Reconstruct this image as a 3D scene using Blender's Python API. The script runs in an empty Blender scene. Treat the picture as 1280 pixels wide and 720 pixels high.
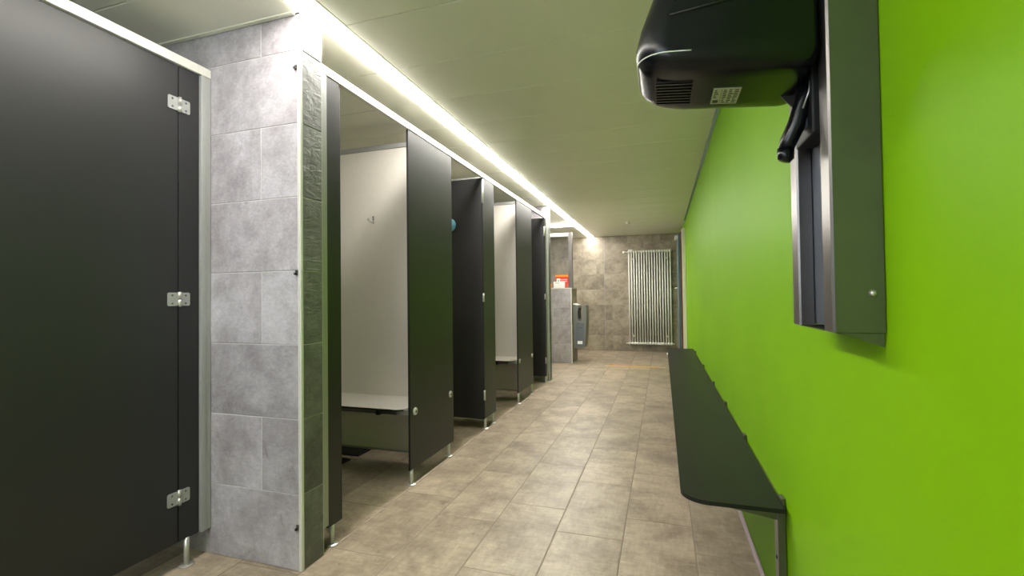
import bpy, bmesh, math, random
from mathutils import Vector, Matrix
random.seed(7)
S = bpy.context.scene
COL = S.collection

# ------------------------------------------------------------------ camera
def cam_axes(yaw, p, r):
    F = Vector((-math.sin(yaw)*math.cos(p), math.cos(yaw)*math.cos(p), math.sin(p)))
    rt = Vector((math.cos(yaw), math.sin(yaw), 0)); up = rt.cross(F)
    c, s = math.cos(r), math.sin(r)
    return c*rt+s*up, -s*rt+c*up, F
cd = bpy.data.cameras.new('camera'); cam = bpy.data.objects.new('camera', cd); COL.objects.link(cam)
cd.sensor_width = 36; cd.sensor_fit = 'HORIZONTAL'; cd.lens = 585.738/1280*36
cd.clip_start = 0.02; cd.clip_end = 100
A, B, F_ = cam_axes(0.31014587, 0.01830096, -0.01204818)
m = Matrix.Identity(4)
for i in range(3):
    m[i][0] = A[i]; m[i][1] = B[i]; m[i][2] = -F_[i]
m[2][3] = 1.0846
cam.matrix_world = m
S.camera = cam
# ------------------------------------------------------------------ world and exposure
w = bpy.data.worlds.new('world'); S.world = w; w.use_nodes = True
w.node_tree.nodes['Background'].inputs[0].default_value = (.5, .52, .55, 1)
w.node_tree.nodes['Background'].inputs[1].default_value = 0.15
S.view_settings.view_transform = 'Standard'; S.view_settings.look = 'None'
S.view_settings.gamma = 1; S.view_settings.use_curve_mapping = False
S.view_settings.exposure = 0.08
LED_STRENGTH = 56.0          # the strip lights built below light the room
WINDOW_STRENGTH = 4.2        # cool daylight through the window behind the camera
LED_COLOUR = (1.0, .96, .885)

H = 2.247          # ceiling
XP = -1.384        # pillar and divider end faces
XG = .357          # green wall
YP = 1.535         # pillar front
YB = 9.35          # back wall
XL = -3.0          # far left wall
YN = -1.2          # wall behind the camera
XF = -1.40         # changing cubicle fronts

# ------------------------------------------------------------------ materials
def new_mat(name):
    mt = bpy.data.materials.new(name); mt.use_nodes = True
    nt = mt.node_tree; return mt, nt, nt.nodes['Principled BSDF']
def lin(c):
    return tuple(((x/255)/12.92 if x/255 <= .04045 else ((x/255+.055)/1.055)**2.4) for x in c)
def ramp(nt, stops):
    n = nt.nodes.new('ShaderNodeValToRGB'); cr = n.color_ramp
    while len(cr.elements) < len(stops): cr.elements.new(.5)
    for e, (p, c) in zip(cr.elements, stops): e.position = p; e.color = (*c, 1)
    return n
def noise(nt, scale, vec=None, detail=4, rough=.55, dist=0):
    n = nt.nodes.new('ShaderNodeTexNoise'); n.inputs['Scale'].default_value = scale
    n.inputs['Detail'].default_value = detail; n.inputs['Roughness'].default_value = rough
    n.inputs['Distortion'].default_value = dist
    if vec is not None: nt.links.new(vec, n.inputs['Vector'])
    return n
def plain(name, rgb, rough=.5, metal=0, var=.06, scale=30, bump=0, spec=.5, coat=0):
    mt, nt, b = new_mat(name)
    tc = nt.nodes.new('ShaderNodeTexCoord')
    n = noise(nt, scale, tc.outputs['Object'])
    c = lin(rgb)
    r = ramp(nt, [(.3, tuple(x*(1-var) for x in c)), (.7, tuple(min(1, x*(1+var)) for x in c))])
    nt.links.new(n.outputs['Fac'], r.inputs[0]); nt.links.new(r.outputs[0], b.inputs['Base Color'])
    b.inputs['Roughness'].default_value = rough; b.inputs['Metallic'].default_value = metal
    b.inputs['Specular IOR Level'].default_value = spec
    b.inputs['Coat Weight'].default_value = coat
    if bump:
        bp = nt.nodes.new('ShaderNodeBump'); bp.inputs['Strength'].default_value = bump
        bp.inputs['Distance'].default_value = .002
        n2 = noise(nt, scale*8, tc.outputs['Object']); nt.links.new(n2.outputs['Fac'], bp.inputs['Height'])
        nt.links.new(bp.outputs[0], b.inputs['Normal'])
    return mt
def tile_mat(name, dark, mid, light, rough=.38, bump=.25, stretch=(1, 1, 1), shaded_side=0):
    """cement-look porcelain: cloudy patches, brushed streaks, a few dark stains; each tile its own patch"""
    mt, nt, b = new_mat(name); L = nt.links.new
    ge = nt.nodes.new('ShaderNodeNewGeometry'); oi = nt.nodes.new('ShaderNodeObjectInfo')
    mul = nt.nodes.new('ShaderNodeMath'); mul.operation = 'MULTIPLY'; mul.inputs[1].default_value = 37
    L(oi.outputs['Random'], mul.inputs[0])
    add = nt.nodes.new('ShaderNodeVectorMath'); add.operation = 'ADD'
    L(ge.outputs['Position'], add.inputs[0]); L(mul.outputs[0], add.inputs[1])
    mp = nt.nodes.new('ShaderNodeMapping'); mp.inputs['Scale'].default_value = stretch
    L(add.outputs[0], mp.inputs[0]); v = mp.outputs[0]
    big = noise(nt, 3.6, v, 12, .74, .25)
    r = ramp(nt, [(.37, lin(dark)), (.48, lin(mid)), (.60, lin(light))])
    L(big.outputs['Fac'], r.inputs[0])
    # brushed fine streaks
    mp2 = nt.nodes.new('ShaderNodeMapping'); mp2.inputs['Scale'].default_value = (7, 1.2, 14); L(v, mp2.inputs[0])
    st = noise(nt, 9, mp2.outputs[0], 5, .7)
    mp3 = nt.nodes.new('ShaderNodeMapping'); mp3.inputs['Scale'].default_value = (1.2, 7, 2); L(v, mp3.inputs[0])
    st2 = noise(nt, 9, mp3.outputs[0], 5, .7)
    mx = nt.nodes.new('ShaderNodeMath'); mx.operation = 'ADD'; L(st.outputs['Fac'], mx.inputs[0]); L(st2.outputs['Fac'], mx.inputs[1])
    mr = nt.nodes.new('ShaderNodeMapRange'); mr.inputs[1].default_value = .7; mr.inputs[2].default_value = 1.3
    mr.inputs[3].default_value = .78; mr.inputs[4].default_value = 1.18; L(mx.outputs[0], mr.inputs[0])
    # scratches and stains
    sp = noise(nt, 9, v, 10, .8, .6)
    r2 = ramp(nt, [(.33, (.58, .54, .5)), (.41, (1, 1, 1))]); L(sp.outputs['Fac'], r2.inputs[0])
    # tone per tile
    mr2 = nt.nodes.new('ShaderNodeMapRange'); mr2.inputs[3].default_value = .88; mr2.inputs[4].default_value = 1.1
    L(oi.outputs['Random'], mr2.inputs[0])
    vs = nt.nodes.new('ShaderNodeVectorMath'); vs.operation = 'SCALE'; L(r.outputs[0], vs.inputs[0]); L(mr.outputs[0], vs.inputs['Scale'])
    vm = nt.nodes.new('ShaderNodeVectorMath'); vm.operation = 'MULTIPLY'; L(vs.outputs[0], vm.inputs[0]); L(r2.outputs[0], vm.inputs[1])
    vt = nt.nodes.new('ShaderNodeVectorMath'); vt.operation = 'SCALE'; L(vm.outputs[0], vt.inputs[0]); L(mr2.outputs[0], vt.inputs['Scale'])
    L(vt.outputs[0], b.inputs['Base Color'])
    b.inputs['Roughness'].default_value = rough
    bp = nt.nodes.new('ShaderNodeBump'); bp.inputs['Strength'].default_value = bump; bp.inputs['Distance'].default_value = .003
    if shaded_side:
        mp4 = nt.nodes.new('ShaderNodeMapping'); mp4.inputs['Scale'].default_value = (1, 1.3, 3.2); mp4.inputs['Rotation'].default_value = (.6, 0, 0); L(v, mp4.inputs[0])
        sl = noise(nt, 9, mp4.outputs[0], 7, .62, 1.6); L(sl.outputs['Fac'], bp.inputs['Height']); bp.inputs['Distance'].default_value = shaded_side
    else: L(mx.outputs[0], bp.inputs['Height'])
    L(bp.outputs[0], b.inputs['Normal'])
    return mt
M = {}
M['floor'] = tile_mat('floor_tile_cement', (126, 112, 97), (150, 135, 117), (172, 157, 137), rough=.4)
M['pillar'] = tile_mat('pillar_tile_cement', (146, 140, 144), (163, 158, 163), (182, 179, 185), rough=.42, stretch=(1, 1, .8))
M['shaded_side'] = tile_mat('pillar_tile_side_shaded', (84, 84, 84), (106, 106, 106), (126, 126, 126), rough=.5, bump=.8, shaded_side=.005)  # same tile as the front; the shade of grazing light is put into its colours
M['back'] = tile_mat('back_wall_tile_cement', (116, 106, 93), (138, 127, 111), (160, 149, 131), rough=.42)
M['grout'] = plain('grout', (150, 146, 142), .8, bump=.3)
M['light_grout'] = plain('light_grout', (205, 203, 202), .7, bump=.2)
M['floor_grout'] = plain('floor_grout', (134, 122, 108), .8, bump=.3)
M['panel_dark'] = plain('anthracite_laminate', (36, 36, 38), .4, var=.03, scale=60, bump=.06)
M['panel_edge'] = plain('black_laminate_core', (16, 16, 17), .5)
M['panel_white'] = plain('pale_laminate', (228, 222, 214), .45, var=.02, bump=.04)
M['alu'] = plain('anodised_aluminium', (168, 169, 168), .42, .3, var=.03)
M['alu_white'] = plain('satin_head_rail', (222, 220, 214), .4, .15, var=.03)
M['chrome'] = plain('satin_chrome', (205, 203, 198), .3, .7, var=.03)
M['steel'] = plain('brushed_stainless_steel', (122, 119, 117), .32, .85, var=.05, scale=12)
M['channel'] = plain('bluish_grey_anodised_channel', (104, 109, 120), .42, .5, var=.05)
M['ceiling'] = plain('painted_metal_ceiling', (236, 234, 220), .33, 0, var=.015, scale=4, spec=.5)
M['white'] = plain('white_enamel', (236, 234, 226), .3, var=.02)
M['ivory'] = plain('ivory_paint', (226, 221, 202), .4, var=.02)
M['brown'] = plain('brown_gasket', (110, 52, 28), .5)
M['bluegrey'] = plain('blue_grey_door_leaf', (84, 108, 116), .3, var=.05)
M['black_gloss'] = plain('glossy_black_plastic', (9, 12, 17), .27, var=.1, spec=.4)
M['black'] = plain('matt_black', (14, 14, 15), .55)
M['rubber'] = plain('black_ribbed_rubber', (20, 21, 22), .6)
M['bench_dark'] = plain('dark_bench_laminate', (27, 27, 26), .42, var=.03, bump=.05, spec=.22)
M['yellow'] = plain('yellow_tape', (226, 164, 30), .5, var=.08, scale=15)
M['cream_tape'] = plain('worn_tape_end', (205, 180, 150), .6, var=.1)
M['wall_white'] = plain('off_white_plaster', (208, 205, 196), .7, bump=.2)
M['dryer_grey'] = plain('metallic_grey_dryer_shell', (120, 122, 120), .35, .4, var=.05)
M['red'] = plain('red_print', (216, 58, 30), .5)
M['orange'] = plain('orange_print', (240, 150, 40), .5)
M['card'] = plain('white_card', (240, 240, 240), .5)
M['blue'] = plain('light_blue_sticker', (88, 150, 176), .5)
M['label'] = plain('pale_rating_label', (190, 196, 170), .5)
M['ink'] = plain('dark_ink', (40, 44, 34), .6)
M['dark_green'] = plain('dark_green_shadow_line', (16, 92, 20), .5)
M['skirting'] = plain('greyish_skirting_joint', (128, 112, 112), .5)
# green wall: eggshell paint with a faint roller texture
mt, nt, b = new_mat('green_wall_paint'); tc = nt.nodes.new('ShaderNodeTexCoord')
n = noise(nt, 1.2, tc.outputs['Object']); r = ramp(nt, [(.3, lin((118, 172, 0))), (.7, lin((126, 181, 0)))])
nt.links.new(n.outputs['Fac'], r.inputs[0]); nt.links.new(r.outputs[0], b.inputs['Base Color'])
b.inputs['Roughness'].default_value = .5; b.inputs['Specular IOR Level'].default_value = .12
n2 = noise(nt, 7, tc.outputs['Object'], 2); bp = nt.nodes.new('ShaderNodeBump'); bp.inputs['Strength'].default_value = .12
bp.inputs['Distance'].default_value = .004
nt.links.new(n2.outputs['Fac'], bp.inputs['Height']); nt.links.new(bp.outputs[0], b.inputs['Normal']); M['green'] = mt
# lamp diffuser
mt, nt, b = new_mat('led_diffuser'); b.inputs['Base Color'].default_value = (.9, .9, .88, 1)
tc = nt.nodes.new('ShaderNodeTexCoord'); n = noise(nt, 3, tc.outputs['Object'])
r = ramp(nt, [(.2, tuple(c*.98 for c in LED_COLOUR)), (.8, LED_COLOUR)]); nt.links.new(n.outputs['Fac'], r.inputs[0])
nt.links.new(r.outputs[0], b.inputs['Emission Color']); b.inputs['Emission Strength'].default_value = LED_STRENGTH; M['led'] = mt
mt, nt, b = new_mat('daylit_frosted_pane'); b.inputs['Base Color'].default_value = (.8, .85, .9, 1)
n = nt.nodes.new('ShaderNodeTexNoise'); n.inputs['Scale'].default_value = 2
r = ramp(nt, [(.2, (.66, .8, 1)), (.8, (.72, .84, 1))]); nt.links.new(n.outputs['Fac'], r.inputs[0])
nt.links.new(r.outputs[0], b.inputs['Emission Color']); b.inputs['Emission Strength'].default_value = WINDOW_STRENGTH; M['daylight'] = mt
# glass
mt, nt, b = new_mat('grey_tinted_glass'); nt.nodes.remove(b)
out = nt.nodes['Material Output']; tr = nt.nodes.new('ShaderNodeBsdfTransparent'); gl = nt.nodes.new('ShaderNodeBsdfGlossy')
gl.inputs['Roughness'].default_value = .03; ms = nt.nodes.new('ShaderNodeMixShader'); fr = nt.nodes.new('ShaderNodeFresnel')
fr.inputs[0].default_value = 1.45
n = nt.nodes.new('ShaderNodeTexNoise'); n.inputs['Scale'].default_value = 1.5
r = ramp(nt, [(.3, (.86, .875, .89)), (.7, (.88, .895, .91))]); nt.links.new(n.outputs['Fac'], r.inputs[0]); nt.links.new(r.outputs[0], tr.inputs[0])
nt.links.new(fr.outputs[0], ms.inputs[0]); nt.links.new(tr.outputs[0], ms.inputs[1]); nt.links.new(gl.outputs[0], ms.inputs[2])
nt.links.new(ms.outputs[0], out.inputs[0]); M['glass'] = mt

# ------------------------------------------------------------------ mesh helpers
class MB:
    def __init__(s): s.bm = bmesh.new()
    def _merge(s, b2):
        me = bpy.data.meshes.new('t'); b2.to_mesh(me); b2.free(); s.bm.from_mesh(me); bpy.data.meshes.remove(me); return s
    def box(s, x0, x1, y0, y1, z0, z1, bev=0, seg=2, mat=0):
        b = bmesh.new(); bmesh.ops.create_cube(b, size=1)
        for v in b.verts:
            v.co = Vector(((x0+x1)/2+v.co.x*(x1-x0), (y0+y1)/2+v.co.y*(y1-y0), (z0+z1)/2+v.co.z*(z1-z0)))
        if bev: bmesh.ops.bevel(b, geom=b.edges[:], offset=bev, segments=seg, affect='EDGES', profile=.6)
        for f in b.faces: f.material_index = mat
        return s._merge(b)
    def cyl(s, p0, p1, r0, r1=None, n=20, bev=0, mat=0):
        if r1 is None: r1 = r0
        p0, p1 = Vector(p0), Vector(p1); d = p1-p0; b = bmesh.new()
        bmesh.ops.create_cone(b, cap_ends=True, segments=n, radius1=r0, radius2=r1, depth=d.length)
        if bev:
            es = [e for e in b.edges if abs(e.verts[0].co.z-e.verts[1].co.z) < 1e-6]
            bmesh.ops.bevel(b, geom=es, offset=bev, segments=2, affect='EDGES')
        q = d.to_track_quat('Z', 'Y').to_matrix().to_4x4(); q.translation = (p0+p1)/2
        b.transform(q)
        for f in b.faces: f.material_index = mat; f.smooth = True
        return s._merge(b)
    def tube(s, pts, r, n=14, mat=0, radii=None):
        """swept tube through points"""
        b = bmesh.new(); pts = [Vector(p) for p in pts]; rings = []
        for i, p in enumerate(pts):
            t = (pts[min(i+1, len(pts)-1)]-pts[max(i-1, 0)]).normalized()
            u = t.cross(Vector((0.13, .2, 1)).normalized()).normalized(); v = t.cross(u)
            rr = radii[i] if radii else r
            rings.append([b.verts.new(p+rr*(math.cos(a)*u+math.sin(a)*v)) for a in [2*math.pi*k/n for k in range(n)]])
        for a, c in zip(rings, rings[1:]):
            for k in range(n): b.faces.new((a[k], a[(k+1) % n], c[(k+1) % n], c[k]))
        b.faces.new(rings[0][::-1]); b.faces.new(rings[-1])
        for f in b.faces: f.material_index = mat; f.smooth = True
        bmesh.ops.recalc_face_normals(b, faces=b.faces[:])
        return s._merge(b)
    def prism(s, poly, axis, a, b_, mat=0, bev=0):
        """extrude a 2-D polygon along an axis (0 x, 1 y, 2 z) from a to b_"""
        b = bmesh.new()
        def P(u, v, t): return {0: (t, u, v), 1: (u, t, v), 2: (u, v, t)}[axis]
        lo = [b.verts.new(P(u, v, a)) for u, v in poly]; hi = [b.verts.new(P(u, v, b_)) for u, v in poly]
        b.faces.new(lo); b.faces.new(hi[::-1]); n = len(poly)
        for k in range(n): b.faces.new((lo[k], hi[k], hi[(k+1) % n], lo[(k+1) % n]))
        bmesh.ops.recalc_face_normals(b, faces=b.faces[:])
        if bev: bmesh.ops.bevel(b, geom=b.edges[:], offset=bev, segments=2, affect='EDGES')
        for f in b.faces: f.material_index = mat
        return s._merge(b)
    def build(s, name, mat, parent=None, mats=None, smooth=False, loc=None):
        me = bpy.data.meshes.new(name)
        if loc is not None: s.bm.transform(Matrix.Translation(-Vector(loc)))
        s.bm.to_mesh(me); s.bm.free()
        for mm in (mats or [mat]): me.materials.append(M[mm] if isinstance(mm, str) else mm)
        if smooth:
            for p in me.polygons: p.use_smooth = True
        o = bpy.data.objects.new(name, me); COL.objects.link(o)
        if loc is not None: o.location = loc
        if parent is not None:
            o.parent = parent
            o.matrix_parent_inverse = world_of(parent).inverted()
        return o
def world_of(o):
    mm = o.matrix_parent_inverse @ Matrix.LocRotScale(o.location, o.rotation_euler, o.scale)
    return world_of(o.parent) @ mm if o.parent else Matrix.LocRotScale(o.location, o.rotation_euler, o.scale)
def tag(o, label, cat, group=None):
    o['label'] = label; o['category'] = cat
    if group: o['group'] = group
    return o
def thing(name, loc, label, cat, group=None):
    o = bpy.data.objects.new(name, None); COL.objects.link(o); o.location = loc; o.empty_display_size = .05
    return tag(o, label, cat, group)
def struct(mb, name, mat, **k):
    o = mb.build(name, mat, **k); o['kind'] = 'structure'; return o
_tc = {}
def tile(parent, name, mat, axis, c, wd, ht, th=.009):
    """one tile; axis 'z' lies flat (wd along x, ht along y), 'y' faces -Y (wd x, ht z), 'x' faces +X (wd y, ht z); c = centre of outer face"""
    key = (axis, round(wd, 4), round(ht, 4), th, mat)
    if key not in _tc:
        b = bmesh.new(); i = .0016; d = .0011
        def ring(a, h, z): return [b.verts.new((sx*a, sy*h, z)) for sx, sy in ((-1, -1), (1, -1), (1, 1), (-1, 1))]
        r0 = ring(wd/2, ht/2, -th); r1 = ring(wd/2, ht/2, -d); r2 = ring(wd/2-i, ht/2-i, 0)
        for a, c2 in ((r0, r1), (r1, r2)):
            for k in range(4): b.faces.new((a[k], a[(k+1) % 4], c2[(k+1) % 4], c2[k]))
        b.faces.new(r2); b.faces.new(r0[::-1])
        if axis == 'y': b.transform(Matrix(((1, 0, 0, 0), (0, 0, -1, 0), (0, 1, 0, 0), (0, 0, 0, 1))))
        if axis == 'x': b.transform(Matrix(((0, 0, 1, 0), (1, 0, 0, 0), (0, 1, 0, 0), (0, 0, 0, 1))))
        me = bpy.data.meshes.new(name); b.to_mesh(me); b.free(); me.materials.append(M[mat]); _tc[key] = me
    o = bpy.data.objects.new(name, _tc[key]); COL.objects.link(o); o.location = c; o.parent = parent
    return o
def cuts(lo, hi, ref, step):
    k = math.ceil((lo-ref)/step+1e-6); xs = [lo]
    while ref+k*step < hi-.02:
        if ref+k*step > lo+.02: xs.append(ref+k*step)
        k += 1
    return xs+[hi]

# ------------------------------------------------------------------ floor
G = .0022
fl = struct(MB().box(XL-.1, XG+.1, YN-.1, YB+.1, -.12, -.0009), 'floor', 'floor_grout')
refs = {-1: 1.722, 0: 2.138, 1: 2.36, 2: 2.14, 3: 2.97, 4: 2.118}
offs = [.0, .21, .41, .1, .33, .52]
ci = 0
x = XG
edges = [XG, .115]
while edges[-1] > XL+.02: edges.append(max(XL, edges[-1]-.30))
for i in range(len(edges)-1):
    x1, x0 = edges[i], edges[i+1]
    ref = [2.117, 2.97, 2.138, 2.365, 2.14, 1.722, 2.13, 1.93, 2.33, 1.7, 2.05, 2.4, 2.2][i]
    ys = cuts(YN, YB, ref, .613)
    for y0, y1 in zip(ys, ys[1:]):
        tile(fl, 'floor_tile', 'floor', 'z', ((x0+x1)/2, (y0+y1)/2, random.uniform(-.0003, .0003)), x1-x0-2*G, y1-y0-2*G, .006)

# ------------------------------------------------------------------ walls
def tiled_y(parent, yface, x0, x1, ref_even, ref_odd, z0=0, z1=H, mat='pillar', step=.60):
    k = 0; z = z0
    while z < z1-.02:
        zt = min(z+.30, z1)
        xs = cuts(x0, x1, ref_odd if k % 2 else ref_even, step)
        for a, c in zip(xs, xs[1:]):
            tile(parent, 'wall_tile', mat, 'y', ((a+c)/2, yface-random.uniform(0, .0005), (z+zt)/2), c-a-.0034, zt-z-.0034)
        z = zt; k += 1
def tiled_x(parent, xface, y0, y1, z0=0, z1=H, mat='shaded_side'):
    z = z0
    while z < z1-.02:
        zt = min(z+.30, z1)
        tile(parent, 'wall_tile', mat, 'x', (xface+random.uniform(0, .0006), (y0+y1)/2, (z+zt)/2), y1-y0-.003, zt-z-.0034)
        z = zt
# near tiled wall whose end shows as the pillar
wp = struct(MB().box(XL, XP-.0022, YP+.0022, 1.665, 0, H), 'wall_pillar', 'light_grout')
tiled_y(wp, YP, XL, XP-.012, -1.884, -1.585)
tiled_x(wp, XP, YP+.012, 1.662)
# edge trim at the pillar corner
tr = MB().prism([(XP-.013, YP-.001), (XP-.003, YP-.002), (XP+.001, YP+.002), (XP+.002, YP+.012), (XP-.004, YP+.012), (XP-.013, YP+.004)], 2, 0, H-.004)
tr.build('corner_trim', 'alu_white', wp)
# far divider wall at the end of the cubicles
wd_ = struct(MB().box(XL, XP-.0022, 5.8622, 5.985, 0, H), 'wall_divider', 'light_grout')
tiled_y(wd_, 5.86, XL, XP-.012, -1.884, -1.585, mat='pillar')
tiled_x(wd_, XP, 5.872, 5.985)
MB().prism([(XP-.013, 5.859), (XP-.003, 5.858), (XP+.002, 5.862), (XP+.002, 5.872), (XP-.004, 5.872), (XP-.013, 5.864)], 2, 0, H-.004).build('corner_trim', 'alu', wd_)
# back wall, two fields with a movement joint
wb = struct(MB().box(XL-.1, XG+.1, YB+.0022, YB+.15, 0, H+.1), 'wall_back', 'grout')
tiled_y(wb, YB, XL, -1.084, -1.53, -1.23, mat='back')
tiled_y(wb, YB, -1.076, XG, -.93, -.63, mat='back')
# left wall
struct(MB().box(XL-.12, XL, YN-.1, YB+.1, -.1, H+.1), 'wall_left', 'wall_white')
# wall behind the camera
struct(MB().box(XL-.1, XG+.1, YN-.15, YN, -.1, H+.1), 'wall_front', 'wall_white')
# window behind the camera: frame and a bright daylit pane
wn = MB(); WX0, WX1, WZ0, WZ1 = -2.0, -.5, 1.15, 2.1
for a in ((WX0-.06, WX0, WZ0-.06, WZ1+.06), (WX1, WX1+.06, WZ0-.06, WZ1+.06), (WX0, WX1, WZ0-.06, WZ0), (WX0, WX1, WZ1, WZ1+.06), (-1.27, -1.23, WZ0, WZ1)):
    wn.box(a[0], a[1], YN+.001, YN+.05, a[2], a[3], .002, 1)
w1 = struct(wn, 'window_1', 'white')
MB().box(WX0+.001, -1.271, YN+.012, YN+.020, WZ0+.001, WZ1-.001).build('pane', 'daylight', w1)
MB().box(-1.229, WX1-.001, YN+.012, YN+.020, WZ0+.001, WZ1-.001).build('pane', 'daylight', w1)
# green wall
wg = struct(MB().box(XG, XG+.14, YN-.1, YB+.1, -.1, H+.1), 'wall_right', 'green')
struct(MB().prism([(XG-.002, .001), (XG-.018, .001), (XG-.016, .006), (XG-.002, .012)], 1, YN, 7.74), 'baseboard_right', 'skirting')
struct(MB().prism([(XG-.001, H-.026), (XG-.001, H-.001), (XG-.016, H-.001), (XG-.014, H-.006)], 1, YN, 7.74), 'trim_shadow_1', 'dark_green')  # edge trim; the thin shadow under the ceiling is put into its dark green

# ------------------------------------------------------------------ ceiling
cl = struct(MB().box(XL-.1, XG+.1, YN-.1, YB+.1, H+.032, H+.12), 'ceiling', 'panel_edge')
LX0, LX1 = -1.372, -1.288
def plank(x0, x1, y0, y1):
    b = MB(); g = .0018
    b.box(x0, x1, y0+g, y1-g, H, H+.026, .003, 1)
    o = b.build('ceiling_panel', 'ceiling', cl); return o
ys = cuts(YN, YB, 1.261, .4093)
LED2Y0, LED2Y1 = 7.575, 7.655
for a, c in zip(ys, ys[1:]):
    plank(LX1+.024, XG, a, c)
    # planks left of the strip stop at the pillar wall, divider wall and second strip
    segs = [(a, c)]
    for lo, hi in ((YP, 1.665), (5.86, 5.985), (LED2Y0-.008, LED2Y1+.008)):
        ns = []
        for s0, s1 in segs:
            if hi <= s0 or lo >= s1: ns.append((s0, s1)); continue
            if lo > s0+.01: ns.append((s0, lo))
            if hi < s1-.01: ns.append((hi, s1))
        segs = ns
    for s0, s1 in segs: plank(XL, LX0-.012, s0, s1)
# recessed light channels and edge profiles
def trimbox(n, *a, mat='alu_white', bev=.001): return struct(MB().box(*a, bev, 1), n, mat)
trimbox('trim_2', LX1+.002, LX1+.0225, YN, YB-.012, H-.0005, H+.025, mat='ceiling')
trimbox('trim_3', LX0-.0105, LX0-.002, YN, YB-.012, H-.001, H+.025, mat='ceiling')
trimbox('trim_4', XL, XP-.02, YP-.024, YP-.003, H-.006, H-.0005, mat='ceiling')
tag(MB().box(LX0, LX1, YN+.01, YB-.012, H-.006, H+.02, .0015, 2).build('strip_light', 'led'),
    'long white light strip recessed in the ceiling along the cubicle fronts', 'light')
tag(MB().box(XL+.01, LX0-.014, LED2Y0, LED2Y1, H-.014, H+.02, .001, 1).build('strip_light', 'led'),
    'short white light strip crossing the ceiling above the framed glass screen', 'light')
# smoke detector
t = thing('smoke_detector', (-.5, 7.6, H), 'small round white detector on the ceiling in front of the radiator', 'smoke detector')
MB().cyl((-.5, 7.6, H-.001), (-.5, 7.6, H-.014), .052, .05, 28).build('base', 'ivory', t)
MB().cyl((-.5, 7.6, H-.014), (-.5, 7.6, H-.045), .042, .026, 28, .003).build('sensor_cap', 'white', t)

# ------------------------------------------------------------------ shared fittings
def foot(parent, x, y, ztop, r=.011):
    o = MB().cyl((x, y, .004), (x, y, ztop), r, n=18).build('foot', 'chrome', parent)
    MB().cyl((x, y, .0005), (x, y, .006), .028, .024, 26, .0015).build('foot_flange', 'chrome', o)
    return o
def hinge_flat(parent, x, y, z, face=1):
    """butt hinge lying on a panel face that looks to +X: two rounded leaves, barrel and four screws"""
    def leaf(y0, y1, z0, z1):
        r = .007; pts = []
        for cy, cz, a0 in ((y1-r, z1-r, 0), (y0+r, z1-r, 90), (y0+r, z0+r, 180), (y1-r, z0+r, 270)):
            for k in range(5):
                a = math.radians(a0+k*22.5); pts.append((cy+r*math.cos(a), cz+r*math.sin(a)))
        return pts
    p = MB().prism(leaf(y-.046, y-.004, z-.027, z+.027), 0, x, x+.0035, bev=.0005)
    o = p.build('hinge', 'alu', parent)
    MB().prism(leaf(y+.004, y+.046, z-.027, z+.027), 0, x, x+.0035, bev=.0005).build('hinge_leaf', 'alu', o) if o.parent.parent is None else None
    bb = MB().cyl((x+.006, y, z+.001), (x+.006, y, z+.03), .0065, n=16); bb.cyl((x+.006, y, z-.03), (x+.006, y, z-.001), .0065, n=16)
    bb.build('hinge_barrel', 'chrome', o)
    for sy in (-.028, .028):
        for sz in (-.016, .016):
            MB().cyl((x+.003, y+sy, z+sz), (x+.0046, y+sy, z+sz), .0042, n=12).build('screw', 'steel', o)
    return o
def lock(parent, x, y, z, inner=-1):
    o = MB().cyl((x, y, z), (x+.009, y, z), .023, .021, 28, .0015).build('lock', 'chrome', parent)
    MB().cyl((x+.009, y, z), (x+.013, y, z), .010, .009, 20, .001).build('lock_button', 'steel', o)
    MB().box(x-.085, x-.0165, y-.045, y+.012, z-.016, z+.016, .003).build('lock_case', 'chrome', o)
    MB().box(x+.013, x+.0136, y-.005, y+.005, z-.0012, z+.0012).build('indicator_slot', 'ink', o)
    return o
def panel_x(name, x, y0, y1, z0, z1, parent, mats=('panel_dark', 'panel_edge'), th=.013):
    """laminate board whose show face is at x looking +X, dark core visible on the rim"""
    b = MB().box(x-th, x, y0, y1, z0, z1, .0012, 1)
    b.bm.faces.ensure_lookup_table()
    for f in b.bm.faces:
        f.material_index = 0 if abs(f.normal.x) > .9 else 1
    return b.build(name, None, parent, mats=list(mats))

# ------------------------------------------------------------------ near left toilet cubicle
XC = -1.87
tcb = thing('toilet_cubicle', (XC, 1.0, 0), 'tall anthracite cubicle front closest to the camera at far left, door closed', 'cubicle')
MB().box(XC-.022, XC+.012, -.6, YP-.002, 2.048, 2.086, .0015, 1).build('head_rail', 'alu_white', tcb)
post = MB(); post.box(XC-.03, XC+.010, 1.507, YP-.002, .112, 2.047, .001, 1); post.box(XC-.004, XC+.014, 1.487, 1.507, .112, 2.047, .0012, 1)
post.build('wall_post', 'alu', tcb)
panel_x('hinge_panel', XC, 1.400, 1.487, .112, 2.046, tcb)
dr = panel_x('door', XC, .72, 1.396, .112, 2.044, tcb)
panel_x('lock_panel', XC, .1, .716, .112, 2.046, tcb)
for z in (1.885, 1.090, .292): hinge_flat(tcb, XC+.0005, 1.398, z)
foot(tcb, XC-.006, 1.437, .115, .010)
foot(tcb, XC-.006, .66, .115, .010)
lock(dr, XC, .775, 1.03)
# small clips on the pillar face beside the corner
for z, lb in ((2.027, 'top small dark clip on the pillar tiles, close to the ceiling'), (1.191, 'middle small dark clip on the pillar tiles, at about door hinge height'), (.173, 'lowest small dark clip on the pillar tiles, near the floor')):
    t = thing('tile_clip', (-1.402, YP-.001, z), lb, 'clip', 'dark clips on the pillar edge')
    MB().box(-1.409, -1.396, YP-.004, YP-.001, z-.011, z+.011, .0008, 1).build('clip_plate', 'steel', t)
    MB().box(-1.407, -1.398, YP-.014, YP-.004, z-.009, z-.001, .0015).build('clip_jaw', 'panel_edge', t)

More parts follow.
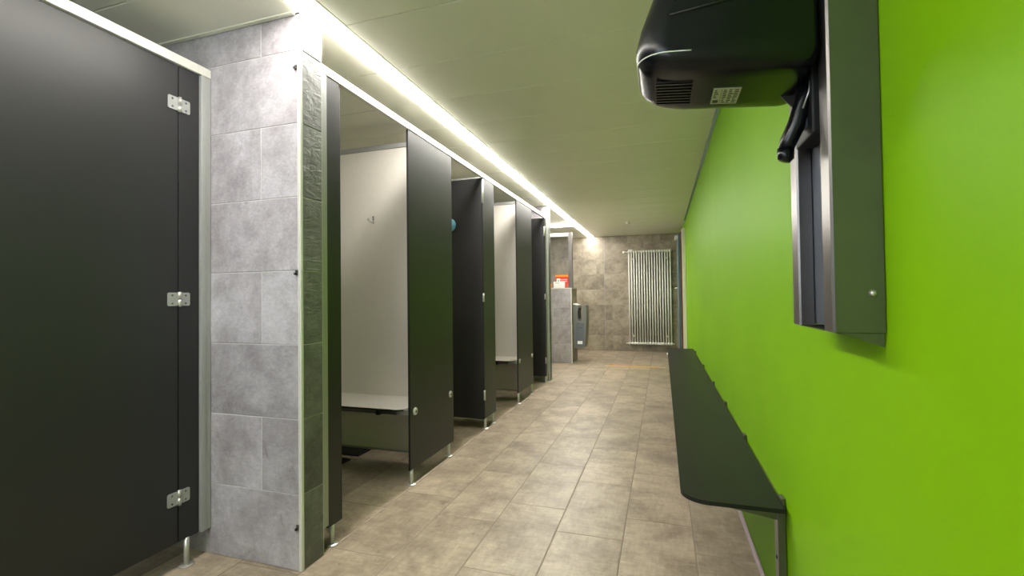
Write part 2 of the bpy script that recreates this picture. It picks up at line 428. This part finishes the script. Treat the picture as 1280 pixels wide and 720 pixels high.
# ------------------------------------------------------------------ changing cubicles
hr = MB().box(XF-.022, XF+.003, 1.667, 5.857, 2.074, 2.112, .0015, 1)
tag(hr.build('head_rail', 'alu_white'), 'long pale aluminium rail running along the top of the open changing cubicles', 'rail')
Z0, Z1 = .085, 2.071
def partition(parent, y, x0=XL+.02, x1=XF-.03):
    b = MB().box(x0, x1, y, y+.013, .082, 2.085, .001, 1)
    b.build('partition', 'panel_white', parent)
    MB().box(x0, x1, y-.006, y+.019, 2.086, 2.116, .001, 1).build('partition_head_profile', 'alu', parent)
    MB().box(x0, x1, y-.003, y+.016, .070, .0815, .001, 1).build('partition_base_profile', 'alu', parent)
    for fx in (-2.4,): foot(parent, fx, y+.0065, .07)
def hinge_corner(parent, y, z, side, h=.04):
    """hinge of an inward-folded door: barrel at the panel edge, one leaf on the door's outer face, one on the panel"""
    o = MB().cyl((XF+.004, y, z-h), (XF+.004, y, z+h), .007, n=14, bev=.001).build('hinge', 'chrome', parent)
    MB().box(XF-.012, XF-.002, y+.0002, y+.0045, z-h, z+h, .0006, 1).build('hinge_leaf', 'alu', o)
    return o
def open_door(parent, yh, width, side, ang=4):
    """door leaf folded inward; side=1: hinged at the far edge of the opening, outer face looking to -Y"""
    b = MB()
    if side > 0: b.box(XF-.006-width, XF-.006, yh, yh+.013, .082, 2.068, .0012, 1)
    else: b.box(XF-.006-width, XF-.006, yh-.013, yh, .082, 2.068, .0012, 1)
    for f in b.bm.faces: f.material_index = 0 if f.normal.y*side < -.9 else (2 if f.normal.y*side > .9 else 1)
    o = b.build('door', None, parent, mats=['panel_dark', 'panel_edge', 'panel_white'], loc=(XF, yh, 0))
    o.rotation_euler.z = math.radians(-ang*side)
    return o
def shelf_bench(y_back, label):
    """pale shelf seat fixed to the near face of a partition"""
    z = .437; t = thing('shelf_bench', (-2.0, y_back-.17, z), label, 'bench', 'pale cubicle benches')
    x0, x1 = XL+.06, XF-.035; yb, yf = y_back-.002, y_back-.335; r = .06
    poly = [(x0, yb), (x0, yf)]
    for k in range(9):
        a = math.radians(-90+k*90/8); poly.append((x1-r+r*math.cos(a), yf+r+r*math.sin(a)))
    poly += [(x1, yb)]
    MB().prism(poly, 2, z-.003, z, 0).build('seat', 'panel_white', t)
    MB().prism(poly, 2, z-.012, z-.0035, 0).build('seat_core', 'panel_edge', t)
    MB().box(x0, XF-.10, yf+.025, yf+.05, z-.038, z-.0125, .001, 1).build('support_bar', 'steel', t)
    MB().box(XF-.10, XF-.016, yf+.028, yf+.045, z-.036, z-.014, .003, 2).build('support_end', 'chrome', t)
    for bx in (-1.62, -2.3):
        MB().box(bx-.012, bx+.012, yf+.015, yf+.06, z-.045, z-.013, .002, 1).build('bracket', 'panel_edge', t)
    MB().box(XF-.037-.03, XF-.037, y_back-.055, y_back-.0025, z+.001, z+.05, .001, 1).build('end_bracket', 'alu', t) if False else None
    return t
def hook(x, y, z, label):
    t = thing('coat_hook', (x, y, z), label, 'hook')
    MB().box(x-.009, x+.009, y-.004, y-.0005, z-.028, z+.028, .002, 1).build('hook_plate', 'chrome', t)
    for dz in (.018, .004): MB().cyl((x, y-.0045, z+dz), (x, y-.0062, z+dz), .0042, n=12).build('screw', 'ink', t)
    MB().tube([(x, y-.003, z-.018), (x, y-.025, z-.02), (x-.002, y-.045, z-.015), (x-.003, y-.055, z-.004)], .0045).build('hook_peg', 'chrome', t)
    MB().cyl((x-.003, y-.052, z-.004), (x-.003, y-.062, z-.001), .0085, n=16, bev=.002).build('hook_knob', 'chrome', t)

# cubicle 1
c1 = thing('changing_cubicle', (XF, 2.2, 0), 'open changing cubicle right beside the tiled pillar, pale inner wall with a coat hook', 'cubicle', 'row of changing cubicles')
MB().box(XF-.02, XF+.004, 1.667, 1.709, .10, 2.072, .0015, 1).build('wall_post', 'alu', c1)
panel_x('hinge_panel', XF, 1.711, 1.795, Z0, Z1, c1)
open_door(c1, 1.812, .6, -1, 1)
fp = panel_x('front_panel', XF, 2.41, 3.0, Z0, Z1, c1)
lock(fp, XF, 2.463, .417); lock(fp, XF, 2.945, .42)
foot(c1, XF-.007, 1.742, Z0+.002); foot(c1, XF-.007, 2.43, Z0+.002); foot(c1, XF-.007, 2.93, Z0+.002)
partition(c1, 2.73)
shelf_bench(2.73, 'pale shelf bench inside the first open cubicle, below the coat hook')
hook(-1.854, 2.73, 1.615, 'small chrome double-screw coat hook on the pale wall of the first cubicle')
# cubicle 2
c2 = thing('changing_cubicle', (XF, 3.3, 0), 'open changing cubicle with its dark door folded in and a blue round sticker on it', 'cubicle', 'row of changing cubicles')
d2 = open_door(c2, 3.592, .585, 1, 3)
p2 = panel_x('hinge_panel', XF, 3.60, 3.87, Z0, Z1, c2)
for z, h in ((1.955, .095), (1.08, .035), (.28, .04)): hinge_corner(c2, 3.594, z, 1, h)
foot(c2, XF-.007, 3.625, Z0+.002); foot(c2, XF-.007, 3.80, Z0+.002)
partition(c2, 3.74)
st = MB().cyl((-1.69, 3.5795, 1.69), (-1.69, 3.5785, 1.69), .056, n=40).build('sticker', 'blue', c2)
stk = MB(); stk.box(-1.697, -1.681, 3.5775, 3.5782, 1.655, 1.665); stk.cyl((-1.689, 3.5782, 1.725), (-1.689, 3.5775, 1.725), .008, n=14); stk.box(-1.695, -1.683, 3.5775, 3.5782, 1.675, 1.713)
stk.build('sticker_symbol', 'card', st)
# cubicle 3
c3 = thing('changing_cubicle', (XF, 4.3, 0), 'third open changing cubicle, narrow view of its white wall and bench', 'cubicle', 'row of changing cubicles')
open_door(c3, 3.89, .6, -1, 1)
fp = panel_x('front_panel', XF, 4.545, 5.115, Z0+.02, Z1, c3)
lock(fp, XF, 4.590, .425); lock(fp, XF, 5.065, .425)
foot(c3, XF-.007, 4.562, Z0+.022); foot(c3, XF-.007, 5.06, Z0+.022)
partition(c3, 4.83)
shelf_bench(4.83, 'pale shelf bench inside the third cubicle, seen through the narrow farther opening')
# cubicle 4
c4 = thing('changing_cubicle', (XF, 5.5, 0), 'last changing cubicle against the far tiled divider, dark door folded in', 'cubicle', 'row of changing cubicles')
open_door(c4, 5.712, .585, 1, 2)
panel_x('hinge_panel', XF, 5.72, 5.80, Z0, Z1, c4)
for z, h in ((1.9, .06), (1.08, .035), (.28, .04)): hinge_corner(c4, 5.714, z, 1, h)
MB().box(XF-.02, XF+.004, 5.802, 5.857, .10, 2.072, .0015, 1).build('wall_post', 'alu', c4)
foot(c4, XF-.007, 5.735, Z0+.002); foot(c4, XF-.007, 5.80, .10)
# floor mats
def mat_(x0, x1, y0, y1, label):
    t = thing('floor_mat', ((x0+x1)/2, (y0+y1)/2, 0), label, 'mat')
    MB().box(x0, x1, y0, y1, .001, .012, .003, 1).build('mat_base', 'rubber', t)
    b = MB(); x = x0+.01
    while x < x1-.012: b.box(x, x+.006, y0+.008, y1-.008, .012, .018); x += .018
    o = b.build('mat_ribs', 'rubber', t); o['kind'] = 'stuff'
mat_(-2.75, -2.0, 2.75, 2.95, 'black ribbed mat on the floor seen beneath the pale partition, farther one')
mat_(-2.75, -2.01, 2.50, 2.68, 'black ribbed mat on the floor under the bench of the first cubicle')

# ------------------------------------------------------------------ green wall bench
bz = .432
bt = thing('shelf_bench', (.2, 3.8, 0), 'long dark shelf bench with rounded corner fixed along the green wall', 'bench')
x0, x1, y0, y1, r = .047, .342, 1.605, 6.03, .085
poly = [(x1, y1), (x1, y0)]
for k in range(13):
    a = math.radians(270-k*90/12); poly.append((x0+r+r*math.cos(a), y0+r+r*math.sin(a)))
for k in range(9):
    a = math.radians(180-k*90/8); poly.append((x0+.03+.03*math.cos(a), y1-.03+.03*math.sin(a)))
poly = poly[:]
MB().prism(poly, 2, bz-.002, bz).build('seat', 'bench_dark', bt)
MB().prism(poly, 2, bz-.013, bz-.0025).build('seat_core', 'panel_edge', bt)
for k, y in enumerate((1.66, 2.36, 3.05, 3.74, 4.62, 5.72)):
    o = MB().box(.332, .355, y, y+.045, .02 if k == 0 else .34, bz-.014, .001, 1).build('bracket', 'steel', bt)
    MB().prism([(.332, bz-.0135), (.10, bz-.0135), (.10, bz-.024), (.332, bz-.06)], 1, y+.008, y+.014).build('bracket_arm', 'steel', o)
    MB().box(.3435, .355, y+.004, y+.041, bz-.0135, bz+.009, .001, 1).build('bracket_tab', 'steel', o)
    for z in ((.06, .25, .38) if k == 0 else (.38,)):
        MB().cyl((.3318, y+.022, z), (.3300, y+.022, z), .006, n=12).build('screw', 'ink', o)
MB().cyl((.052, 5.62, bz-.014), (.052, 5.62, bz-.045), .016, n=18, bev=.003).build('end_stop', 'chrome', bt)

# ------------------------------------------------------------------ hair dryer on its sliding rail
YN0, YN1 = .937, 1.193; XR = .279; RZ0, RZ1 = 1.016, 2.10
rl = thing('dryer_rail', (.32, 1.065, RZ0), 'tall brushed steel slide rail cover on the green wall beneath the black hair dryer', 'rail')
MB().prism([(XG-.002, YN0), (XR+.004, YN0), (XR, YN0+.003), (XR, YN0+.045), (XR+.004, YN0+.046), (XR+.028, YN0+.046), (XR+.028, YN0+.044), (XR+.006, YN0+.043),
            (XR+.003, YN0+.041), (XR+.003, YN0+.005), (XG-.002, YN0+.003)], 2, RZ0, RZ1).build('side_cover', 'steel', rl)
MB().prism([(XG-.002, YN1), (XR+.004, YN1), (XR, YN1-.003), (XR, YN1-.047), (XR+.004, YN1-.049), (XR+.028, YN1-.049), (XR+.028, YN1-.047), (XR+.006, YN1-.046),
            (XR+.003, YN1-.044), (XR+.003, YN1-.005), (XG-.002, YN1-.003)], 2, RZ0, RZ1).build('side_cover', 'steel', rl)
ch = MB().prism([(XR+.030, YN0+.04), (XR+.030, 1.062), (XR+.042, 1.066), (XR+.042, 1.084), (XR+.030, 1.088), (XR+.030, YN1-.042), (XG-.004, YN1-.042), (XG-.004, YN0+.04)], 2, RZ0+.004, RZ1-.004)
o = ch.build('channel', 'channel', rl)
b = MB()
for k in range(7): b.box(XR+.028, XR+.0298, 1.005, 1.022, RZ0+.02+k*.007, RZ0+.0235+k*.007)
b.build('channel_slots', 'ink', o)
MB().prism([(XG-.003, RZ0-.024), (XG-.003, RZ0-.001), (XR+.01, RZ0-.001)], 1, YN0+.004, YN0+.007).build('base_gusset', 'steel', rl)
MB().box(XR+.012, XG-.003, YN0+.01, YN1-.01, RZ0-.003, RZ0-.0005).build('base_plate', 'panel_edge', rl)
MB().cyl((.338, YN0-.0002, 1.083), (.338, YN0-.005, 1.083), .0065, .0035, 16).build('screw', 'chrome', rl)

hd = thing('hair_dryer', (.13, 1.07, 1.53), 'big glossy black hair dryer hood hanging at upper right on a steel rail', 'hair dryer')
YC, HW, ZB, SH = 1.055, .12, 1.522, .10
def hood():
    b = bmesh.new(); N = 56; rings = []
    prof = [(0, .045, .06, .05), (0, .022, .036, .055), (.003, 0, .020, .06), (.009, -.017, .010, .06), (.018, -.030, .004, .06), (.030, -.0385, .0, .06), (.044, -.043, .0, .06),
            (.058, -.0435, .0, .06), (.10, -.033, .001, .06), (.16, -.010, .003, .06), (.22, .012, .005, .06), (.28, .036, .009, .06), (.34, .065, .016, .058), (.39, .10, .03, .05), (.415, .14, .05, .04), (.42, .18, .07, .03)]
    yc, hw = YC, HW
    for dz, xf, ins, cr in prof:
        xb = .272-ins*.35; h = hw-ins; R_ = min(cr, h*.9); pts = []
        rb = .022
        def arc(cx, cy, r, a0, a1, n):
            return [(cx+r*math.cos(math.radians(a0+(a1-a0)*k/(n-1))), cy+r*math.sin(math.radians(a0+(a1-a0)*k/(n-1)))) for k in range(n)]
        pts += arc(xf+R_, yc-h+R_, R_, 270, 180, 10)
        pts += arc(xf+R_, yc+h-R_, R_, 180, 90, 10)
        pts += arc(xb-rb, yc+h-rb, rb, 90, 0, 5)
        pts += arc(xb-rb, yc-h+rb, rb, 0, -90, 5)
        rings.append([b.verts.new((x, y, ZB+dz-SH*(x+.04)*(1-dz*1.6))) for x, y in pts])
    n = len(rings[0])
    for a, c in zip(rings, rings[1:]):
        for k in range(n): b.faces.new((a[k], a[(k+1) % n], c[(k+1) % n], c[k]))
    b.faces.new(rings[0]); b.faces.new(rings[-1][::-1])
    bmesh.ops.recalc_face_normals(b, faces=b.faces[:])
    me = bpy.data.meshes.new('hood'); b.to_mesh(me); b.free(); me.materials.append(M['black_gloss'])
    for p in me.polygons: p.use_smooth = len(p.vertices) == 4
    o = bpy.data.objects.new('hood', me); COL.objects.link(o); o.parent = hd; o.matrix_parent_inverse = world_of(hd).inverted()
    return o
hood()
# thin bright seam around the lower front edge
yc, hw = YC, HW+.0004
pts = []
def zb(x, dz): return ZB+dz-SH*(x+.04)*(1-dz*1.6)
for k in range(7): pts.append((.055-k*.009, yc-hw))
R_ = .06; xf = -.0405
pts = [(.06, yc-hw), (.045, yc-hw), (.03, yc-hw)]
for k in range(10):
    a = math.radians(270-k*10); pts.append((xf+R_+R_*math.cos(a), yc-hw+R_+R_*math.sin(a)))
for k in range(10):
    a = math.radians(180-k*10); pts.append((xf+R_+R_*math.cos(a), yc+hw-R_+R_*math.sin(a)))
MB().tube([(x, y, zb(x, .031)) for x, y in pts], .0012, 8).build('seam_bead', 'white', hd)
# underside air grille
b = MB()
zz = lambda x: ZB-SH*(x+.04)-.0012
def slab(x0, x1, y0, y1, dz0, dz1, mat=0):
    bb = bmesh.new(); vs = []
    for x, y, d in ((x0, y0, dz0), (x1, y0, dz0), (x1, y1, dz0), (x0, y1, dz0), (x0, y0, dz1), (x1, y0, dz1), (x1, y1, dz1), (x0, y1, dz1)):
        vs.append(bb.verts.new((x, y, zz(x)+d)))
    for f in ((0, 1, 2, 3), (4, 5, 6, 7), (0, 1, 5, 4), (1, 2, 6, 5), (2, 3, 7, 6), (3, 0, 4, 7)): bb.faces.new([vs[i] for i in f])
    bmesh.ops.recalc_face_normals(bb, faces=bb.faces[:])
    for f in bb.faces: f.material_index = mat
    return bb
g0 = MB(); g0._merge(slab(-.006, .066, .995, 1.115, 0, .002)); go = g0.build('air_grille', 'black', hd)
for k in range(8):
    y = 1.0+k*.0145; g1 = MB(); g1._merge(slab(-.005, .065, y, y+.005, -.0025, -.0001)); g1.build('grille_slat', 'black_gloss', go)
lb = MB(); lb._merge(slab(.108, .160, 1.037, 1.117, -.0006, .0016)); lo = lb.build('rating_label', 'label', hd)
random.seed(3)
g = MB()
g._merge(slab(.111, .122, 1.095, 1.110, -.0010, -.0007))
for k in range(5): g._merge(slab(.111, .115+.002*(k % 3), 1.043+k*.009, 1.047+k*.009, -.0010, -.0007))
g._merge(slab(.1245, .1252, 1.040, 1.114, -.0010, -.0007))
for i in range(3):
    for k in range(8): g._merge(slab(.128+i*.0104, .128+i*.0104+random.uniform(.004, .009), 1.042+k*.009, 1.046+k*.009, -.0010, -.0007))
g.build('label_print', 'ink', lo)
# long slots on the near flank
yf_ = yc-hw+.0025
for (xa, za, xb_, zb_) in ((.022, 1.618, .16, 1.630), (.030, 1.648, .165, 1.668)):
    bb = MB(); bb.tube([(xa, yf_-.001, za), ((xa+xb_)/2, yf_-.0012, (za+zb_)/2), (xb_, yf_-.001, zb_)], .0022, 8); bb.build('vent_slot', 'black', hd)
# carriage and pull handle
ca = MB().box(XR-.006, XR+.029, 1.005, 1.118, 1.385, 1.80, .004, 2); ca.build('carriage', 'black', hd)
MB().box(XR-.009, XR-.0062, 1.03, 1.05, 1.405, 1.55, .001, 1).build('carriage_rib', 'channel', hd)
MB().prism([(.272, 1.455), (.272, 1.53), (.235, 1.50)], 1, 1.09, 1.094).build('bracket_plate', 'steel', hd)
hp = [(.2765, 1.035, 1.50), (.268, 1.037, 1.458), (.256, 1.04, 1.415), (.243, 1.045, 1.385), (.236, 1.048, 1.362)]
ho = MB().tube(hp, .011, 18, radii=[.014, .0155, .0165, .0155, .013]).build('pull_handle', 'black_gloss', hd)
MB().tube([(.238, 1.047, 1.372), (.2375, 1.0475, 1.352), (.2355, 1.048, 1.346)], .012, 18, radii=[.0152, .015, .010]).build('handle_cap', 'black_gloss', ho)
for dy in (-.006, .004):
    MB().tube([(.262, 1.024+dy, 1.438), (.272, 1.022+dy, 1.468), (.2755, 1.02+dy, 1.495)], .0018, 8).build('handle_rod', 'chrome', ho)

# ------------------------------------------------------------------ low tiled wall with glass screen
LWX = -1.396; LY0, LY1, LZ = 7.50, 7.99, 1.213
lw = struct(MB().box(XL, LWX-.0022, LY0+.0022, LY1, 0, LZ-.0022), 'wall_low', 'light_grout')
tiled_y(lw, LY0, XL, LWX-.006, -1.7, -2.0, 0, LZ-.004, mat='pillar')
z = 0
while z < LZ-.05:
    zt = min(z+.3, LZ-.004)
    tile(lw, 'wall_tile', 'back', 'x', (LWX, (LY0+LY1)/2, (z+zt)/2), LY1-LY0-.012, zt-z-.0034); z = zt
for a, c in ((XL, -2.2), (-2.2, -1.6), (-1.6, LWX-.006)):
    tile(lw, 'wall_tile', 'pillar', 'z', ((a+c)/2, (LY0+LY1)/2, LZ), c-a-.004, LY1-LY0-.012)
MB().box(LWX-.012, LWX+.002, LY0-.002, LY0+.006, .0, LZ+.002, .001, 1).build('corner_trim', 'alu_white', lw)
MB().box(XL, LWX+.002, LY0-.0025, LY0+.006, LZ-.010, LZ+.002, .001, 1).build('top_trim', 'alu_white', lw)
MB().box(LWX-.010, LWX+.002, LY0, LY1, LZ-.008, LZ+.002, .001, 1).build('top_trim', 'alu_white', lw)
sc = thing('glass_screen', (-2.0, 7.66, LZ), 'grey tinted glass screen in a metal frame standing on the low tiled wall', 'screen')
FY0, FY1, FZ1 = 7.62, 7.70, 2.125
MB().box(-1.462, -1.400, FY0, FY1, LZ+.003, FZ1, .004, 2).build('frame_post', 'steel', sc)
MB().box(XL+.02, -1.464, FY0, FY1, FZ1-.055, FZ1, .004, 2).build('frame_top', 'alu_white', sc)
MB().box(XL+.02, -1.464, FY0+.01, FY1-.01, LZ+.003, LZ+.018, .002, 1).build('frame_sill', 'alu', sc)
MB().box(XL+.02, -1.4645, FY0+.036, FY0+.044, LZ+.019, FZ1-.056).build('pane', 'glass', sc)
# things standing on the low wall
zt = LZ+.003
t = thing('leaflet_display', (-1.56, 7.585, zt), 'red leaflet board with an orange top band behind white cards on the low wall', 'leaflet')
MB().box(-1.675, -1.462, 7.585, 7.592, zt, zt+.215, .001, 1).build('backing_card', 'red', t)
MB().box(-1.675, -1.462, 7.5835, 7.5848, zt+.185, zt+.215).build('header_band', 'orange', t)
b = MB()
random.seed(5)
for rr in range(2):
    x = -1.585
    while x < -1.48:
        wv = random.uniform(.006, .016); b.box(x, x+wv, 7.5838, 7.5848, zt+.13-rr*.028, zt+.142-rr*.028); x += wv+.004
b.build('red_card_lettering', 'card', t)
MB().box(-1.47, -1.462, 7.5805, 7.5845, zt, zt+.06, .0005, 1).build('clear_foot', 'alu', t)
t = thing('card_box', (-1.6, 7.54, zt), 'low white cardboard box standing on the low wall in front of the red leaflet', 'box')
MB().box(-1.692, -1.508, 7.515, 7.565, zt, zt+.103, .002, 1).build('box_body', 'card', t)
MB().box(-1.672, -1.60, 7.5138, 7.5148, zt+.075, zt+.09).build('print_line', 'label', t)
t = thing('card_pack', (-1.62, 7.57, zt), 'small upright white pack with a blue mark rising behind the white box', 'box')
MB().box(-1.652, -1.594, 7.569, 7.581, zt, zt+.155, .0015, 1).build('pack_body', 'card', t)
MB().box(-1.632, -1.612, 7.5678, 7.5688, zt+.108, zt+.135).build('blue_mark', 'blue', t)
t = thing('yellow_bottle', (-1.755, 7.55, zt), 'yellow bottle at the left end of the low wall, half hidden by the cubicle post', 'bottle')
MB().cyl((-1.755, 7.55, zt), (-1.755, 7.55, zt+.07), .022, .021, 20, .003).build('bottle_body', 'orange', t)
MB().cyl((-1.755, 7.55, zt+.0705), (-1.755, 7.55, zt+.088), .010, .010, 16, .002).build('cap', 'card', t)

# hands-in hand dryer on the end of the low wall
hdx0, hdx1 = LWX+.004, -1.19; y0, y1 = 7.60, 7.90
hy = thing('hand_dryer', (-1.3, 7.75, .25), 'grey hands-in hand dryer with a curved slot on the end of the low tiled wall', 'hand dryer')
side = [(hdx0, .235), (-1.232, .235), (-1.215, .25), (-1.200, .33), (-1.188, .50), (-1.180, .70), (-1.180, .88), (-1.188, .925), (-1.205, .940), (-1.222, .93),
        (-1.232, .90), (-1.240, .82), (-1.252, .73), (-1.262, .685), (-1.278, .668), (-1.296, .672), (-1.310, .70), (-1.318, .76), (-1.318, .82), (-1.308, .88), (-1.300, .905), (-1.306, .925), (-1.330, .935), (hdx0, .955)]
MB().prism(side, 1, y0, y1, bev=0).build('shell', 'dryer_grey', hy)
MB().box(-1.345, -1.218, y0-.006, y0-.0005, .26, .645, .003, 2).build('front_plate', 'channel', hy)
MB().prism([(hdx0, .945), (hdx0, .958), (-1.318, .938), (-1.322, .926)], 1, y0-.004, y1+.004).build('top_lip', 'alu_white', hy)
MB().prism([(-1.316, .70), (-1.319, .76), (-1.319, .82), (-1.309, .88), (-1.304, .88), (-1.312, .82), (-1.312, .76), (-1.308, .71)], 1, y0+.01, y1-.01).build('slot_lining', 'black', hy)
MB().box(-1.325, -1.245, y0-.0075, y0-.0062, .30, .35).build('name_plate', 'card', hy)
MB().box(-1.31, -1.25, y0-.0072, y0-.0062, .56, .566).build('plate_line', 'panel_edge', hy)

# ------------------------------------------------------------------ radiator
rx0, rx1, rz0, rz1 = -.625, .175, .14, 1.935; NR = 17; p = (rx1-rx0)/NR
rd = thing('column_radiator', (-.22, 9.28, .13), 'tall white column radiator with many upright tubes on the back tiled wall', 'radiator')
ry = 9.285
def rsec():
    b = MB()
    for dy in (-.013, .013): b.cyl((0, dy, rz0+.02), (0, dy, rz1-.02), .0128, n=12)
    return b
base = None; tubes = []
for k in range(NR):
    x = rx0+p*(k+.5)
    if base is None:
        b = rsec(); b.bm.transform(Matrix.Translation((x, ry, 0))); base = b.build('tube', 'white', rd, loc=(x, ry, 0)); bx = x
        b = MB(); b.cyl((x, ry-.04, rz0+.022), (x, ry+.04, rz0+.022), .025, n=18, bev=.010); b.box(x-p*.5, x+p*.5, ry-.016, ry+.016, rz0+.006, rz0+.038, .005)
        h0 = b.build('section_header', 'white', rd, loc=(x, ry, 0))
        b = MB(); b.cyl((x, ry-.04, rz1-.022), (x, ry+.04, rz1-.022), .025, n=18, bev=.010); b.box(x-p*.5, x+p*.5, ry-.016, ry+.016, rz1-.038, rz1-.006, .005)
        h1 = b.build('section_header', 'white', rd, loc=(x, ry, 0))
    else:
        for src in (base, h0, h1):
            o = src.copy(); COL.objects.link(o); o.location.x = x
MB().cyl((rx0-.004, ry, rz1-.022), (rx0-.05, ry, rz1-.022), .011, n=14).build('valve_body', 'chrome', rd)
MB().cyl((rx0-.05, ry, rz1-.022), (rx0-.095, ry, rz1-.022), .024, .021, 22, .004).build('thermostat_head', 'white', rd)
MB().box(rx0+.01, rx0+.09, ry+.043, ry+.058, rz1+.004, rz1+.03, .003).build('top_clip', 'white', rd)
MB().cyl((rx0-.004, ry, rz0+.022), (rx0-.05, ry, rz0+.022), .012, n=14, bev=.002).build('drain_plug', 'white', rd)
MB().cyl((rx1+.004, ry, rz0+.022), (rx1+.03, ry, rz0+.022), .012, n=14, bev=.002).build('end_plug', 'white', rd)
for x in (rx0+2*p, rx1-2*p):
    for z in (rz1-.16, rz0+.16):
        MB().box(x-.012, x+.012, ry-.044, ry+.06, z-.014, z+.014, .002).build('wall_bracket', 'white', rd)

# ------------------------------------------------------------------ door in the right wall
dn = MB().box(XG-.052, XG-.001, 7.76, 7.83, .002, 2.12, .003, 1)
dn.box(XG-.052, XG-.001, 8.72, 8.79, .002, 2.12, .003, 1); dn.box(XG-.052, XG-.001, 7.83, 8.72, 2.05, 2.12, .003, 1)
d1 = struct(dn, 'door_1', 'ivory')
MB().box(XG-.073, XG-.0535, 7.835, 7.86, .01, 2.08, .002, 1).build('gasket', 'brown', d1)
lf = MB().box(XG-.105, XG-.074, 7.90, 8.70, .012, 2.06, .002, 1).build('door_leaf', 'bluegrey', d1)
hn = MB(); hn.cyl((XG-.105, 7.97, 1.19), (XG-.15, 7.97, 1.19), .010, n=14); hn.tube([(XG-.15, 7.963, 1.19), (XG-.152, 8.0, 1.19), (XG-.152, 8.10, 1.188)], .009)
hn.build('door_handle', 'chrome', lf)
MB().box(XG-.15, XG-.106, 7.95, 8.18, 1.975, 2.035, .004).build('door_closer', 'white', lf)
MB().box(XG-.110, XG-.1055, 7.92, 7.945, 1.45, 1.95, .001, 1).build('pull_strip', 'alu', lf)

# ------------------------------------------------------------------ tape on the floor
t = thing('floor_tape', (-.41, 7.36, 0), 'thin yellow tape line stuck across the floor tiles in front of the radiator', 'tape')
MB().box(-.80, -.06, 7.32, 7.395, 0.0006, .0022).build('tape_strip', 'yellow', t)
MB().box(-.86, -.802, 7.32, 7.395, .0006, .0020).build('tape_end', 'cream_tape', t)
MB().box(-.058, .03, 7.315, 7.385, .0006, .0020).build('tape_end', 'cream_tape', t)
